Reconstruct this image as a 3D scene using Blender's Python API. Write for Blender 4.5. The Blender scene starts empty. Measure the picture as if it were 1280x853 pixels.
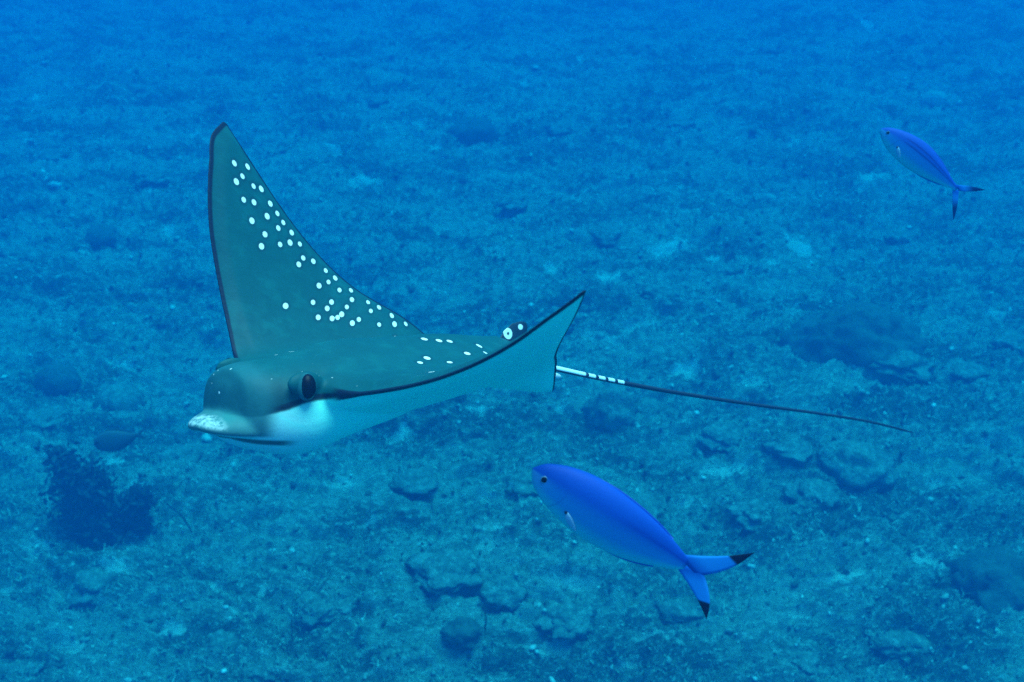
import bpy, bmesh, math, random
import numpy as np
from mathutils import Vector, Matrix, noise as mnoise

R = math.radians
rng = np.random.default_rng(7)
random.seed(7)
scene = bpy.context.scene
col = scene.collection

# ------------------------------------------------------------------ camera
CAM = np.array([0.0, 0.0, 5.0])
PITCH = R(35)
FOCAL = 1160.0 / 1280.0                       # focal length in picture widths
cam_data = bpy.data.cameras.new('camera')
cam = bpy.data.objects.new('camera', cam_data)
col.objects.link(cam)
cam.location = CAM
cam.rotation_euler = (R(90) - PITCH, 0, 0)
cam_data.sensor_width = 36
cam_data.lens = 36 * FOCAL
cam_data.clip_start = 0.05
cam_data.clip_end = 400
cam_data.dof.use_dof = True
cam_data.dof.focus_distance = 1.75
cam_data.dof.aperture_fstop = 5.0
scene.camera = cam

# ------------------------------------------------------------------ world, sun, exposure
SUN_EL, SUN_ROT = R(72), R(38)
world = bpy.data.worlds.new('World')
scene.world = world
world.use_nodes = True
wn, wl = world.node_tree.nodes, world.node_tree.links
sky = wn.new('ShaderNodeTexSky')
sky.sky_type = 'NISHITA'
sky.sun_disc = False
sky.sun_elevation = SUN_EL
sky.sun_rotation = SUN_ROT
wl.new(sky.outputs[0], wn['Background'].inputs[0])
wn['Background'].inputs[1].default_value = 0.15

sun_data = bpy.data.lights.new('sun', 'SUN')
sun_data.energy = 3.6
sun_data.angle = R(40)                        # scattered by the surface of the sea
sun_data.color = (1.0, 0.95, 0.88)
sun = bpy.data.objects.new('sun', sun_data)
col.objects.link(sun)
sd = Vector((math.cos(SUN_EL) * math.sin(SUN_ROT), math.cos(SUN_EL) * math.cos(SUN_ROT), math.sin(SUN_EL)))
sun.rotation_euler = sd.to_track_quat('Z', 'Y').to_euler()

scene.view_settings.view_transform = 'Standard'
scene.view_settings.look = 'None'
scene.view_settings.exposure = 0.92
scene.view_settings.gamma = 1
scene.render.engine = 'CYCLES'
scene.cycles.use_denoising = False
scene.cycles.volume_bounces = 3
scene.cycles.max_bounces = 6
scene.cycles.diffuse_bounces = 3

# ------------------------------------------------------------------ helpers
def link(o, parent=None):
    col.objects.link(o)
    if parent is not None:
        o.parent = parent
    return o

def tag(o, label=None, cat=None, group=None, kind=None):
    if label: o['label'] = label
    if cat: o['category'] = cat
    if group: o['group'] = group
    if kind: o['kind'] = kind
    return o

def mesh_from(name, V, Fc, smooth=True):
    me = bpy.data.meshes.new(name)
    me.from_pydata([tuple(v) for v in V], [], [tuple(int(i) for i in f) for f in Fc])
    me.update()
    if smooth:
        me.polygons.foreach_set('use_smooth', np.ones(len(me.polygons), bool))
    return me

def mesh_fast(name, V, Fc, smooth=True):
    """all-quads or all-triangles numpy arrays"""
    V = np.asarray(V, np.float32); Fc = np.asarray(Fc, np.int32)
    n, k = Fc.shape
    me = bpy.data.meshes.new(name)
    me.vertices.add(len(V)); me.vertices.foreach_set('co', V.ravel())
    me.loops.add(n * k); me.loops.foreach_set('vertex_index', Fc.ravel())
    me.polygons.add(n)
    me.polygons.foreach_set('loop_start', np.arange(0, n * k, k, dtype=np.int32))
    me.polygons.foreach_set('use_smooth', np.full(n, smooth))
    me.update(calc_edges=True)
    me.validate()
    return me

def vattr(me, name, arr):
    a = me.attributes.new(name, 'FLOAT', 'POINT')
    a.data.foreach_set('value', np.asarray(arr, np.float32))

def get_co(me):
    a = np.empty(len(me.vertices) * 3, np.float32)
    me.vertices.foreach_get('co', a)
    return a.reshape(-1, 3).astype(float)

def set_co(me, V):
    me.vertices.foreach_set('co', np.asarray(V, np.float32).ravel())
    me.update()

def obj(name, me, mat=None, parent=None):
    o = bpy.data.objects.new(name, me)
    if mat is not None:
        me.materials.append(mat)
    return link(o, parent)

def crom(xs, ys, q):
    xs = np.array(xs, float); ys = np.array(ys, float); q = np.asarray(q, float)
    m = np.gradient(ys, xs)
    i = np.clip(np.searchsorted(xs, q) - 1, 0, len(xs) - 2)
    h = xs[i + 1] - xs[i]; t = np.clip((q - xs[i]) / h, 0, 1)
    return (2*t**3-3*t**2+1)*ys[i] + (t**3-2*t**2+t)*h*m[i] + (-2*t**3+3*t**2)*ys[i+1] + (t**3-t**2)*h*m[i+1]

def loft(rings, caps=True):
    """rings: list of (n,3) arrays -> V, F"""
    n = len(rings[0]); V = np.concatenate(rings); F = []
    for i in range(len(rings) - 1):
        for j in range(n):
            a, b = i*n + j, i*n + (j+1) % n
            F.append((a, b, b + n, a + n))
    if caps:
        F.append(tuple(range(n))[::-1]); F.append(tuple(range((len(rings)-1)*n, len(rings)*n)))
    return V, F

def tube(P, rad, n=10):
    P = np.asarray(P, float); T = np.gradient(P, axis=0)
    T /= np.linalg.norm(T, axis=1)[:, None]
    up = np.array([0.13, 0.21, 0.97]); rings = []
    a = np.linspace(0, 2*np.pi, n, endpoint=False)
    for p, t, r in zip(P, T, rad):
        s = np.cross(up, t)
        if np.linalg.norm(s) < 1e-3: s = np.array([1.0, 0, 0])
        s /= np.linalg.norm(s); u = np.cross(t, s)
        rings.append(p + r*(np.cos(a)[:, None]*s + np.sin(a)[:, None]*u))
    return loft(rings)

# --- 2-D gradient noise
def perlin(x, y, seed=0):
    r = np.random.default_rng(seed); perm = r.permutation(512); ang = r.random(512)*2*np.pi
    xi = np.floor(x).astype(int); yi = np.floor(y).astype(int); xf = x - xi; yf = y - yi
    def g(ix, iy, dx, dy):
        h = perm[(perm[ix & 511] + iy) & 511]
        return np.cos(ang[h])*dx + np.sin(ang[h])*dy
    u = xf*xf*xf*(xf*(xf*6-15)+10); v = yf*yf*yf*(yf*(yf*6-15)+10)
    a = g(xi, yi, xf, yf); b = g(xi+1, yi, xf-1, yf); c = g(xi, yi+1, xf, yf-1); d = g(xi+1, yi+1, xf-1, yf-1)
    return (a*(1-u)+b*u)*(1-v) + (c*(1-u)+d*u)*v

def fbm(x, y, f, octv, seed=0, gain=0.5, ridged=False):
    s = 0; amp = 1.0
    for o in range(octv):
        n = perlin(x*f + 17.3*o, y*f - 9.1*o, seed + o)
        s = s + amp*((0.5 - np.abs(n)*1.6) if ridged else n)
        f *= 2.03; amp *= gain
    return s

# --- materials
def new_mat(name):
    m = bpy.data.materials.new(name); m.use_nodes = True
    nt = m.node_tree; b = nt.nodes['Principled BSDF']
    return m, nt, b

class NT:
    """small wrapper to write node graphs briefly"""
    def __init__(s, nt): s.nt = nt
    def n(s, t, **kw):
        x = s.nt.nodes.new(t)
        for k, v in kw.items(): setattr(x, k, v)
        return x
    def put(s, sock, v):
        if hasattr(v, 'is_output'): s.nt.links.new(v, sock)
        else: sock.default_value = v
    def attr(s, name, out='Fac'):
        return s.n('ShaderNodeAttribute', attribute_name=name).outputs[out]
    def math(s, op, a, b=0.0, c=0.0):
        x = s.n('ShaderNodeMath', operation=op)
        s.put(x.inputs[0], a); s.put(x.inputs[1], b); s.put(x.inputs[2], c)
        return x.outputs[0]
    def step(s, v, lo, hi, a=0.0, b=1.0):
        x = s.n('ShaderNodeMapRange', interpolation_type='SMOOTHSTEP')
        s.put(x.inputs[0], v); s.put(x.inputs[1], lo); s.put(x.inputs[2], hi); s.put(x.inputs[3], a); s.put(x.inputs[4], b)
        return x.outputs[0]
    def mix(s, f, a, b, blend='MIX'):
        x = s.n('ShaderNodeMix', data_type='RGBA', blend_type=blend)
        s.put(x.inputs[0], f)
        for i, v in ((6, a), (7, b)):
            if isinstance(v, tuple): v = (*v, 1.0) if len(v) == 3 else v
            s.put(x.inputs[i], v)
        return x.outputs[2]
    def noise(s, scale, detail=4, rough=0.55, vec=None, out=0, dist=0.0):
        x = s.n('ShaderNodeTexNoise'); x.inputs['Scale'].default_value = scale
        x.inputs['Detail'].default_value = detail; x.inputs['Roughness'].default_value = rough; x.inputs['Distortion'].default_value = dist
        if vec is not None: s.put(x.inputs['Vector'], vec)
        return x.outputs[out]
    def bump(s, h, strength=0.5, dist=0.01):
        x = s.n('ShaderNodeBump'); x.inputs['Strength'].default_value = strength; x.inputs['Distance'].default_value = dist
        s.put(x.inputs['Height'], h); return x.outputs[0]
    def obj(s): return s.n('ShaderNodeTexCoord').outputs['Object']

# ------------------------------------------------------------------ places on the sea floor, from angles of view
_f = np.array([0, math.cos(PITCH), -math.sin(PITCH)]); _u = np.array([0, math.sin(PITCH), math.cos(PITCH)]); _r = np.array([1.0, 0, 0])
def sight(px, py):
    """direction of sight for a place in the 1280 x 853 photograph (depth 1)"""
    return _f + _r*(px - 640)/1160 - _u*(py - 426.5)/1160
def floor_at(px, py, z=0.0):
    d = sight(px, py); return CAM + d*(z - CAM[2])/d[2]
def water_at(px, py, depth):
    return CAM + sight(px, py)*depth

# ------------------------------------------------------------------ sea floor
def seg(a, b, step): return np.arange(a, b, step)
gx = np.concatenate([-np.geomspace(64, 13, 26), seg(-12.5, -5, .042), seg(-5, 5, .021), seg(5, 12.5, .042), np.geomspace(13, 64, 26)])
gy = np.concatenate([seg(-24, 2, 1.0), seg(2, 3.3, .1), seg(3.3, 8.2, .019), seg(8.2, 20, .036), np.geomspace(20.2, 96, 40)])
X, Y = np.meshgrid(gx, gy)
def relief(x, y):
    h = .22*fbm(x, y, .16, 2, 3) + .16*fbm(x, y, .55, 3, 11)
    wx = x + .25*perlin(x*.9, y*.9, 71); wy = y + .25*perlin(x*.9 + 9, y*.9, 72)
    lump = np.clip(fbm(wx*.8, wy*1.6, 1.2, 3, 21) + .05, 0, None)          # low coral growth standing above the rubble
    h = h + .20*lump**.8
    h = h + .10*fbm(wx*.8, wy*1.5, 2.9, 4, 31, .6, True) + .06*fbm(wx, wy*1.3, 7.0, 4, 41, .68)
    return h
def ground_z(x, y): return float(relief(np.array([float(x)]), np.array([float(y)]))[0])
Z = relief(X, Y)
# open sand, lying where the growth is thin
SAND = [(525,157,30,6,-10),(545,182,10,6,0),(415,196,24,8,0),(458,230,24,7,-12),(246,172,14,6,10),(130,57,10,3,0),(440,88,12,8,0),(30,120,24,5,0),
        (663,70,14,3,0),(725,75,10,8,20),(655,108,6,5,0),(1092,228,30,9,0),(1085,38,20,6,20),(1225,22,14,4,0),(925,88,14,4,0),(1005,175,34,4,5),(845,312,34,9,-4),
        (990,318,24,14,30),(890,336,18,3,0),(985,400,14,12,20),(965,350,9,5,0),(1000,445,26,7,28),(1185,534,18,8,12),(1130,455,26,8,-12),(1240,405,20,8,0),
        (422,605,30,11,-8),(335,600,20,7,0),(600,624,34,6,-6),(612,690,26,12,-6),(645,668,34,7,0),(535,714,22,14,-35),(540,678,24,6,-10),(330,742,28,12,-20),
        (212,788,20,9,-10),(288,766,12,5,0),(390,822,22,6,-10),(30,745,34,8,0),(45,690,36,14,-8),(62,560,22,7,0),(175,618,16,12,20),(140,575,14,8,0),
        (700,650,26,8,0),(760,700,26,9,10),(720,735,40,8,0),(860,640,30,8,-10),(900,600,32,9,0),(850,540,24,12,-30),(700,525,18,7,0),(690,800,44,12,-6),
        (560,790,28,9,-5),(620,838,24,7,0),(1150,725,30,12,15),(1060,740,40,12,-8),(1000,700,26,7,0),(980,775,30,8,0),(1120,665,12,6,0),(1165,627,12,5,0),
        (210,290,10,12,-30),(120,345,14,7,0),(100,318,12,6,0),(190,365,12,4,0),(220,450,20,6,0),(160,450,24,4,0),(500,545,22,8,-10),(590,520,18,8,10),
        (760,355,22,7,0),(800,420,26,7,0),(750,440,30,8,-6),(620,330,16,5,0),(690,345,12,8,0),(560,310,18,4,0),(860,475,24,9,-10),(935,490,20,8,0),(260,730,24,9,0),
        (150,720,24,7,0),(90,800,30,9,0),(460,660,26,8,-8),(440,770,26,8,5),(820,800,40,9,0),(780,830,30,6,0),(1230,590,20,9,0),(1030,545,26,8,8)]
sand = np.full(X.shape, -1.0)
for px, py, a, b, rot in SAND:
    c = floor_at(px, py); e1 = floor_at(px + a*math.cos(R(rot)), py + a*math.sin(R(rot))) - c; e2 = floor_at(px - b*math.sin(R(rot)), py + b*math.cos(R(rot))) - c
    M2 = np.linalg.inv(np.array([[e1[0], e2[0]], [e1[1], e2[1]]]))
    dx, dy = X - c[0], Y - c[1]
    p, q = M2[0, 0]*dx + M2[0, 1]*dy, M2[1, 0]*dx + M2[1, 1]*dy
    sand = np.maximum(sand, 1 - np.sqrt(p*p + q*q))
sand = sand + .9*fbm(X, Y, 2.6, 4, 51, .6)
n = len(gx)
I = (np.arange(len(gy) - 1)[:, None]*n + np.arange(n - 1)[None]).ravel()
Q = np.stack([I, I + 1, I + n + 1, I + n], -1)
Z = Z - .05*np.clip(sand*2, 0, 1)*(np.hypot(X, Y - 8) < 14)
sea_me = mesh_fast('seabed', np.stack([X.ravel(), Y.ravel(), Z.ravel()], -1), Q)
vattr(sea_me, 'sand', sand.ravel())
vattr(sea_me, 'growth', fbm(X*.75, Y*1.5, 1.2, 4, 61, .55).ravel())

def reef_material(name, dark, mid, pale, seabed=False, bump=.6, fine=1.0):
    m, nt, b = new_mat(name); t = NT(nt); oc = t.obj()
    if seabed:                                                   # growth lies in low bands across the slope
        mp = t.n('ShaderNodeMapping'); mp.inputs['Scale'].default_value = (.78, 1.75, 1); t.put(mp.inputs['Vector'], oc); oc = mp.outputs[0]
    n1 = t.noise(2.2*fine, 5, .62, oc, dist=.4); n2 = t.noise(11*fine, 6, .68, oc); n3 = t.noise(52*fine, 4, .7, oc)
    v = t.math('ADD', t.math('MULTIPLY', n1, .40), t.math('ADD', t.math('MULTIPLY', n2, .38), t.math('MULTIPLY', n3, .22)))
    if seabed:
        v = t.math('ADD', v, t.math('MULTIPLY', t.attr('growth'), -.24))
    c = t.mix(t.step(v, .37, .57), dark, mid)
    c = t.mix(t.step(t.math('ADD', t.math('MULTIPLY', n3, .55), t.math('MULTIPLY', n2, .45)), .515, .64), c, pale)
    if seabed:
        s = t.math('ADD', t.attr('sand'), t.math('MULTIPLY', t.math('SUBTRACT', n2, .5), 1.3))
        c = t.mix(t.step(s, .0, .55, 0, .9), c, t.mix(n3, (.55, .54, .48), (.82, .80, .73)))
        sp = t.step(t.noise(60, 3, .6, oc), .67, .72)
        c = t.mix(t.math('MULTIPLY', sp, .8), c, (.62, .60, .55))
    t.put(b.inputs['Base Color'], c)
    b.inputs['Roughness'].default_value = .95
    b.inputs['Specular IOR Level'].default_value = .1
    h = t.math('ADD', t.math('MULTIPLY', n2, 1.0), t.math('MULTIPLY', n3, .5))
    t.put(b.inputs['Normal'], t.bump(h, bump, .05))
    return m
MAT_SEA = reef_material('reef_floor', (.088, .116, .098), (.32, .35, .295), (.80, .79, .70), True, 1.0, 1.6)
MAT_CORAL = reef_material('reef_coral', (.088, .115, .098), (.25, .275, .23), (.50, .50, .43), False, .8, 1.9)
MAT_DOME = reef_material('dome_coral', (.080, .102, .092), (.125, .148, .130), (.19, .21, .185), False, .7, 2.4)
seabed = tag(obj('seabed', sea_me, MAT_SEA), kind='structure')

# ------------------------------------------------------------------ the water itself
hz = bpy.data.meshes.new('haze')
bm = bmesh.new(); bmesh.ops.create_cube(bm, size=1)
for v in bm.verts: v.co = (v.co.x*134, 36 + v.co.y*124, 2.15 + v.co.z*6.9)
bm.to_mesh(hz); bm.free()
m = bpy.data.materials.new('sea_water'); m.use_nodes = True
nt = m.node_tree; nt.nodes.remove(nt.nodes['Principled BSDF'])
pv = nt.nodes.new('ShaderNodeVolumePrincipled')
SC = (.0003, .0145, .0410); AB = (.40, .062, .022); DEN = .52        # scattering and absorption per metre
pv.inputs['Density'].default_value = DEN
cc = [s/DEN for s in SC]
pv.inputs['Color'].default_value = (*cc, 1)
pv.inputs['Absorption Color'].default_value = (*[max(0, 1 - a/(DEN*(1 - c)))**2 for a, c in zip(AB, cc)], 1)
nt.links.new(pv.outputs[0], nt.nodes['Material Output'].inputs['Volume'])
tag(obj('haze', hz, m), 'clear blue sea water filling the whole view', 'water', kind='stuff')

# ------------------------------------------------------------------ the eagle ray
RAY_L = 0.70
_uu = np.linspace(0, 1, 201)
_le = crom([0,.15,.3,.5,.7,.85,.95,1], [.24,.222,.18,.122,.055,-.012,-.07,-.128], _uu) + .023*np.sin(np.pi*_uu) - .011*np.sin(2*np.pi*_uu)
_te = crom([0,.1,.2,.35,.5,.7,.85,1], [-.385,-.365,-.342,-.285,-.22,-.165,-.145,-.135], _uu) + .036*np.sin(np.pi*_uu) - .034*np.cos(np.pi*_uu/2)**2
def ray_le(u): return np.interp(u, _uu, _le)
def ray_te(u): return np.interp(u, _uu, _te)
WING_LEFT = (.151, .092, -.067, -.216, -.129, .570)
WING_RIGHT = (.625, 1.454, -.607, -.092, .374, .378)

def wing_bend(x, s, z, w):
    a, b, c, t1, t2, k = w
    u = np.clip(s/RAY_L, 0, 1.05)
    g = np.linspace(0, 1.05, 161); mid = (g[1:] + g[:-1])/2
    def th(q):
        r = np.clip((q - .12)/.2, 0, 1); r = r*r*(3 - 2*r)
        return a*r + b*q + c*q*q
    cy = np.concatenate([[0], np.cumsum(np.cos(th(mid)))*(g[1]-g[0])])*RAY_L
    cz = np.concatenate([[0], np.cumsum(np.sin(th(mid)))*(g[1]-g[0])])*RAY_L
    y0 = np.interp(u, g, cy); z0 = np.interp(u, g, cz); t = th(u); tau = t1*u + t2*u*u
    dx = x + .02
    zz = z*np.cos(tau) + dx*np.sin(tau); xx = -.02 + dx*np.cos(tau) - z*np.sin(tau) + k*u*u*RAY_L
    return np.stack([xx, y0 - np.sin(t)*zz, z0 + np.cos(t)*zz], -1)

def ray_pose(V):
    """rest shape (wings spread flat) -> swimming pose, in the ray's own frame"""
    s = np.abs(V[:, 1])
    Lf = wing_bend(V[:, 0], s, V[:, 2], WING_LEFT); Rt = wing_bend(V[:, 0], s, V[:, 2], WING_RIGHT)
    Rt[:, 1] *= -1
    out = np.where((V[:, 1] >= 0)[:, None], Lf, Rt)
    back = np.clip(.03 - V[:, 0], 0, None)
    out[:, 2] += .48*back**2*np.exp(-(V[:, 1]/.25)**2)                          # arched back
    out[:, 2] += np.where(V[:, 1] < 0, .19, 0)*back**1.5*np.exp(-((s - .24)/.13)**2)
    out[:, 2] += .012*np.exp(-((V[:, 0] + .14)/.12)**2 - (V[:, 1]/.15)**2)
    out[:, 2] -= np.where(V[:, 1] > 0, .40, .2)*np.clip(-.16 - V[:, 0], 0, None)*np.exp(-((s - .16)/.085)**2)   # drooping rear lobes
    out[:, 2] -= .5*np.clip(-.32 - V[:, 0], 0, None)*np.exp(-(V[:, 1]/.045)**2)
    return out

RAY_M = Matrix.Translation((-.245, 1.395, 3.919)) @ Matrix.Rotation(R(221.9), 4, 'Z') @ Matrix.Rotation(R(-26.9), 4, 'Y') @ Matrix.Rotation(R(25.5), 4, 'X')

def ray_disc():
    us = np.concatenate([-np.linspace(1, 0, 70)[:-1], np.linspace(0, 1, 70)]); nc = 46
    cs = (1 - np.cos(np.linspace(0, np.pi, nc)))/2
    a = np.abs(us)
    V = []
    for sgn in (1, -1):
        hm = (.074 if sgn > 0 else .050)*np.exp(-(a/.20)**1.7) + .018*(1 - a)**1.2 + .003
        for i, u in enumerate(us):
            le_, te_ = ray_le(a[i]), ray_te(a[i])
            f = (1 - (1 - 2*cs**.72)**2)**.62
            f = f*(1 - (.25 if sgn > 0 else .55)*cs)
            h = hm[i]*f + .0036
            x = le_ + (te_ - le_)*cs
            V.append(np.stack([x, np.full(nc, u*RAY_L), sgn*h], -1))
    V = np.concatenate(V); n = len(us); F = []
    idx = lambda sd, i, j: sd*n*nc + i*nc + j
    for i in range(n - 1):
        for j in range(nc - 1):
            F.append((idx(0,i,j), idx(0,i,j+1), idx(0,i+1,j+1), idx(0,i+1,j)))
            F.append((idx(1,i,j), idx(1,i+1,j), idx(1,i+1,j+1), idx(1,i,j+1)))
        F.append((idx(0,i,0), idx(0,i+1,0), idx(1,i+1,0), idx(1,i,0)))
        F.append((idx(0,i,nc-1), idx(1,i,nc-1), idx(1,i+1,nc-1), idx(0,i+1,nc-1)))
    for i, fl in ((0, 0), (n-1, 1)):
        for j in range(nc - 1):
            q = (idx(0,i,j), idx(1,i,j), idx(1,i,j+1), idx(0,i,j+1))
            F.append(q if not fl else q[::-1])
    return V, F

def ring_yz(x, hw, top, bot, ex=2.4, n=40, cy=0.0, zc=None):
    a = np.linspace(0, 2*np.pi, n, endpoint=False); c, s = np.cos(a), np.sin(a)
    zc = (top + bot)/2 if zc is None else zc
    y = cy + hw*np.sign(c)*np.abs(c)**(2/ex)
    z = zc + np.where(s > 0, top - zc, zc - bot)*np.sign(s)*np.abs(s)**(2/ex)
    return np.stack([np.full(n, x), y, z], -1)

def ray_head():
    X =   [-.10, .00,  .08,  .14,  .19,  .23,  .265, .295, .318, .332, .340, .343]
    hw =  [.060, .090, .112, .122, .125, .121, .110, .096, .081, .065, .046, .020]
    top = [.062, .074, .077, .072, .064, .056, .049, .043, .037, .031, .021, .002]
    bot = [-.050,-.066,-.080,-.093,-.106,-.111,-.108,-.100,-.089,-.073,-.052,-.030]
    q = np.linspace(X[0], X[-1], 46)
    rr = [ring_yz(x, *(float(crom(X, k, [x])[0]) for k in (hw, top, bot)), ex=2.25 + .35*min(1, max(0, (x - .16)/.12))) for x in q]
    return loft(rr)

def ray_bill():
    X =  [.18, .23, .27, .31, .34, .362, .380, .388]
    hw = [.060,.074,.078,.076,.067,.052, .032, .011]
    top = [-.018,-.020,-.022,-.027,-.035,-.044,-.053,-.059]
    bot = [-.082,-.082,-.081,-.079,-.076,-.073,-.069,-.065]
    rr = []
    for x in np.linspace(X[0], X[-1], 34):
        h, t_, b_ = (float(crom(X, k, [x])[0]) for k in (hw, top, bot))
        rr.append(ring_yz(x, h, t_, b_, ex=2.5, n=36, zc=-.064))
    return loft(rr)

def ray_peduncle():
    X = [-.22,-.30,-.36,-.40,-.43]; r = [.050,.036,.024,.014,.009]
    return loft([ring_yz(x, rr, rr*.9, -rr*.9, ex=2, n=20) for x, rr in zip(np.linspace(-.22,-.43,14), np.interp(-np.linspace(-.22,-.43,14), [-v for v in X], r))])

def ball(c, r, nu=20, nv=12):
    rr = []
    for v in np.linspace(0.02, np.pi - .02, nv):
        a = np.linspace(0, 2*np.pi, nu, endpoint=False)
        rr.append(np.stack([c[0] + r[0]*np.sin(v)*np.cos(a), c[1] + r[1]*np.sin(v)*np.sin(a), c[2] + r[2]*np.cos(v)*np.ones(nu)], -1))
    return loft(rr[::-1])

EYE = (.252, .123, .014)
def merged(parts):
    V, F, k = [], [], 0
    for v, f in parts:
        V.append(v); F += [tuple(i + k for i in q) for q in f]; k += len(v)
    return np.concatenate(V), F

def remeshed(V, F, size, smooth_it):
    me = mesh_from('tmp', V, F)
    o = bpy.data.objects.new('tmp', me); col.objects.link(o)
    m = o.modifiers.new('r', 'REMESH'); m.mode = 'VOXEL'; m.voxel_size = size
    s = o.modifiers.new('s', 'SMOOTH'); s.factor = .5; s.iterations = smooth_it
    dg = bpy.context.evaluated_depsgraph_get()
    out = bpy.data.meshes.new_from_object(o.evaluated_get(dg))
    bpy.data.objects.remove(o); bpy.data.meshes.remove(me)
    out.polygons.foreach_set('use_smooth', np.ones(len(out.polygons), bool))
    return out

parts = [ray_disc(), ray_head(), ray_bill(), ray_peduncle()]
for s in (1, -1):
    parts.append(ball((EYE[0] - .004, s*(EYE[1] - .010), EYE[2] + .004), (.036, .012, .021)))
    parts.append(ball((-.372, s*.052, -.012), (.040, .030, .010)))           # pelvic fins
ray_me = remeshed(*merged(parts), .0042, 7)
rest = get_co(ray_me)
def margin_of(P):
    x, a = P[:, 0], np.abs(P[:, 1])
    u = np.linspace(.19, 1, 240); u2 = np.linspace(.10, 1, 240)
    B = np.concatenate([np.stack([ray_le(u), u*RAY_L], -1), np.stack([ray_te(u2), u2*RAY_L], -1)]); ed = np.empty(len(P))
    for i in range(0, len(P), 8000):
        q = np.stack([x[i:i+8000], a[i:i+8000]], -1)
        ed[i:i+8000] = np.sqrt(((q[:, None] - B[None])**2).sum(-1).min(1))
    return ed
MARGIN = margin_of(rest)
_k = np.clip(MARGIN/.034, 0, 1); _k = _k*_k*(3 - 2*_k); _w = np.clip((np.abs(rest[:, 1]) - .12)/.08, 0, 1)
rest0 = rest.copy()
rest[:, 2] *= 1 - .72*(1 - _k)*_w                                              # wings run out to thin edges

# where each marking lies, measured on the flat animal (metres)
SPOTS = [(x, y, .0062*(1 + .10*math.sin(k*2.7))) for k, (x, y) in enumerate([(-0.0588, -0.6042), (-0.0977, -0.6061), (-0.0592, -0.5794), (-0.0297, -0.5632), (-0.0761, -0.5635), (-0.0969, -0.5623), (-0.0199, -0.5261), (-0.0466, -0.5259),
    (-0.0969, -0.5326), (-0.1006, -0.5131), (-0.0621, -0.5005), (-0.1019, -0.4943), (-0.009, -0.4825), (-0.0751, -0.4781), (-0.1094, -0.474), (-0.0244, -0.4571),
    (-0.0516, -0.4398), (-0.0848, -0.4485), (-0.1131, -0.4495), (0.0042, -0.4281), (-0.0966, -0.4157), (-0.1216, -0.4112), (-0.0717, -0.3982), (-0.142, -0.391),
    (-0.1561, -0.3732), (-0.1261, -0.3604), (-0.0917, -0.3492), (-0.1419, -0.3395), (-0.1768, -0.3401), (-0.1569, -0.3122), (-0.1985, -0.3033), (-0.2185, -0.2858),
    (-0.1845, -0.2764), (-0.2354, -0.2587), (-0.2594, -0.2339), (-0.0958, -0.3071), (-0.0727, -0.291), (-0.0462, -0.3066), (0.0293, -0.2958), (-0.1274, -0.2924),
    (-0.0998, -0.274), (-0.0832, -0.2665), (-0.0674, -0.2649), (-0.0343, -0.2692), (-0.1338, -0.2559), (-0.1101, -0.2483), (-0.1771, -0.236), (-0.2228, -0.2348),
    (-0.1917, -0.1948), (-0.0711, 0.0386), (-0.098, 0.0529), (-0.1209, 0.0597), (-0.0162, 0.1196), (0.0133, 0.1384), (0.0587, 0.2567), (-0.0501, 0.1533),
    (-0.1206, 0.1191), (-0.1892, 0.0761), (-0.178, 0.112)])]
def ray_marks(P):
    x, y, z = P[:, 0], P[:, 1], P[:, 2]; a = np.abs(y)
    # dorsal side above a line that follows the wing's edge, then drops along the cheek to the mouth
    t = np.clip((x - .21)/.13, 0, 1)
    zb = -.004*np.clip((.20 - a)/.06, 0, 1) - .030*t*t*(3 - 2*t)*np.clip((.16 - a)/.05, 0, 1)
    wing = np.clip((a - .13)/.05, 0, 1)
    dv = z - zb
    sp = np.full(len(P), .05)
    for sx, sy, sr in SPOTS:
        dx, dy = x - sx, y - sy
        if sy < -.15: d = .0070*(np.sqrt(1.78e4*dx*dx - 2.3e4*dx*dy + 2.2e4*dy*dy) - sr/.0078)      # drawn out along the wing
        else: d = np.hypot(dx, dy*.86) - sr
        sp = np.minimum(sp, np.where(dv > 0, d, .05))
    return dv, sp
dv, sp = ray_marks(rest0)
vattr(ray_me, 'dv', dv); vattr(ray_me, 'margin', MARGIN); vattr(ray_me, 'spot', sp)
vattr(ray_me, 'rx', rest[:, 0]); vattr(ray_me, 'ry', rest[:, 1]); vattr(ray_me, 'rz', rest[:, 2])
set_co(ray_me, ray_pose(rest))

# ------------------------------------------------------------------ skin, eyes, tail and fins of the ray
m, nt, b = new_mat('ray_skin'); t = NT(nt)
cv = t.n('ShaderNodeCombineXYZ'); [t.put(cv.inputs[i], t.attr(k)) for i, k in enumerate(('rx', 'ry', 'rz'))]
rv = cv.outputs[0]
n_big = t.noise(7, 6, .62, rv, dist=.6); n_fine = t.noise(90, 5, .7, rv); n_mid = t.noise(22, 4, .6, rv)
back = t.mix(n_big, (.0010, .056, .070), (.0025, .100, .112))
back = t.mix(t.step(n_mid, .45, .75, 0, .35), back, (.006, .15, .155))
back = t.mix(t.math('MULTIPLY', t.math('SUBTRACT', n_fine, .35), .5), back, (.001, .036, .048))
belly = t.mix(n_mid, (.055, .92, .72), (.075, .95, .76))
rx, ry, rz, dva = t.attr('rx'), t.attr('ry'), t.attr('rz'), t.attr('dv')
ay = t.math('ABSOLUTE', ry)
ragged = t.math('ADD', dva, t.math('MULTIPLY', t.math('SUBTRACT', n_mid, .5), t.step(ay, .13, .17, .008, 0)))
# whiter chin and cheeks, their colour dimmed to offset the sunlight there
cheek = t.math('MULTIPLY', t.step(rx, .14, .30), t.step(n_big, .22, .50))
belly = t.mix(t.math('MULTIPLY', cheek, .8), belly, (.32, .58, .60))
c = t.mix(t.step(ragged, -.0015, .0015), belly, back)
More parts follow.
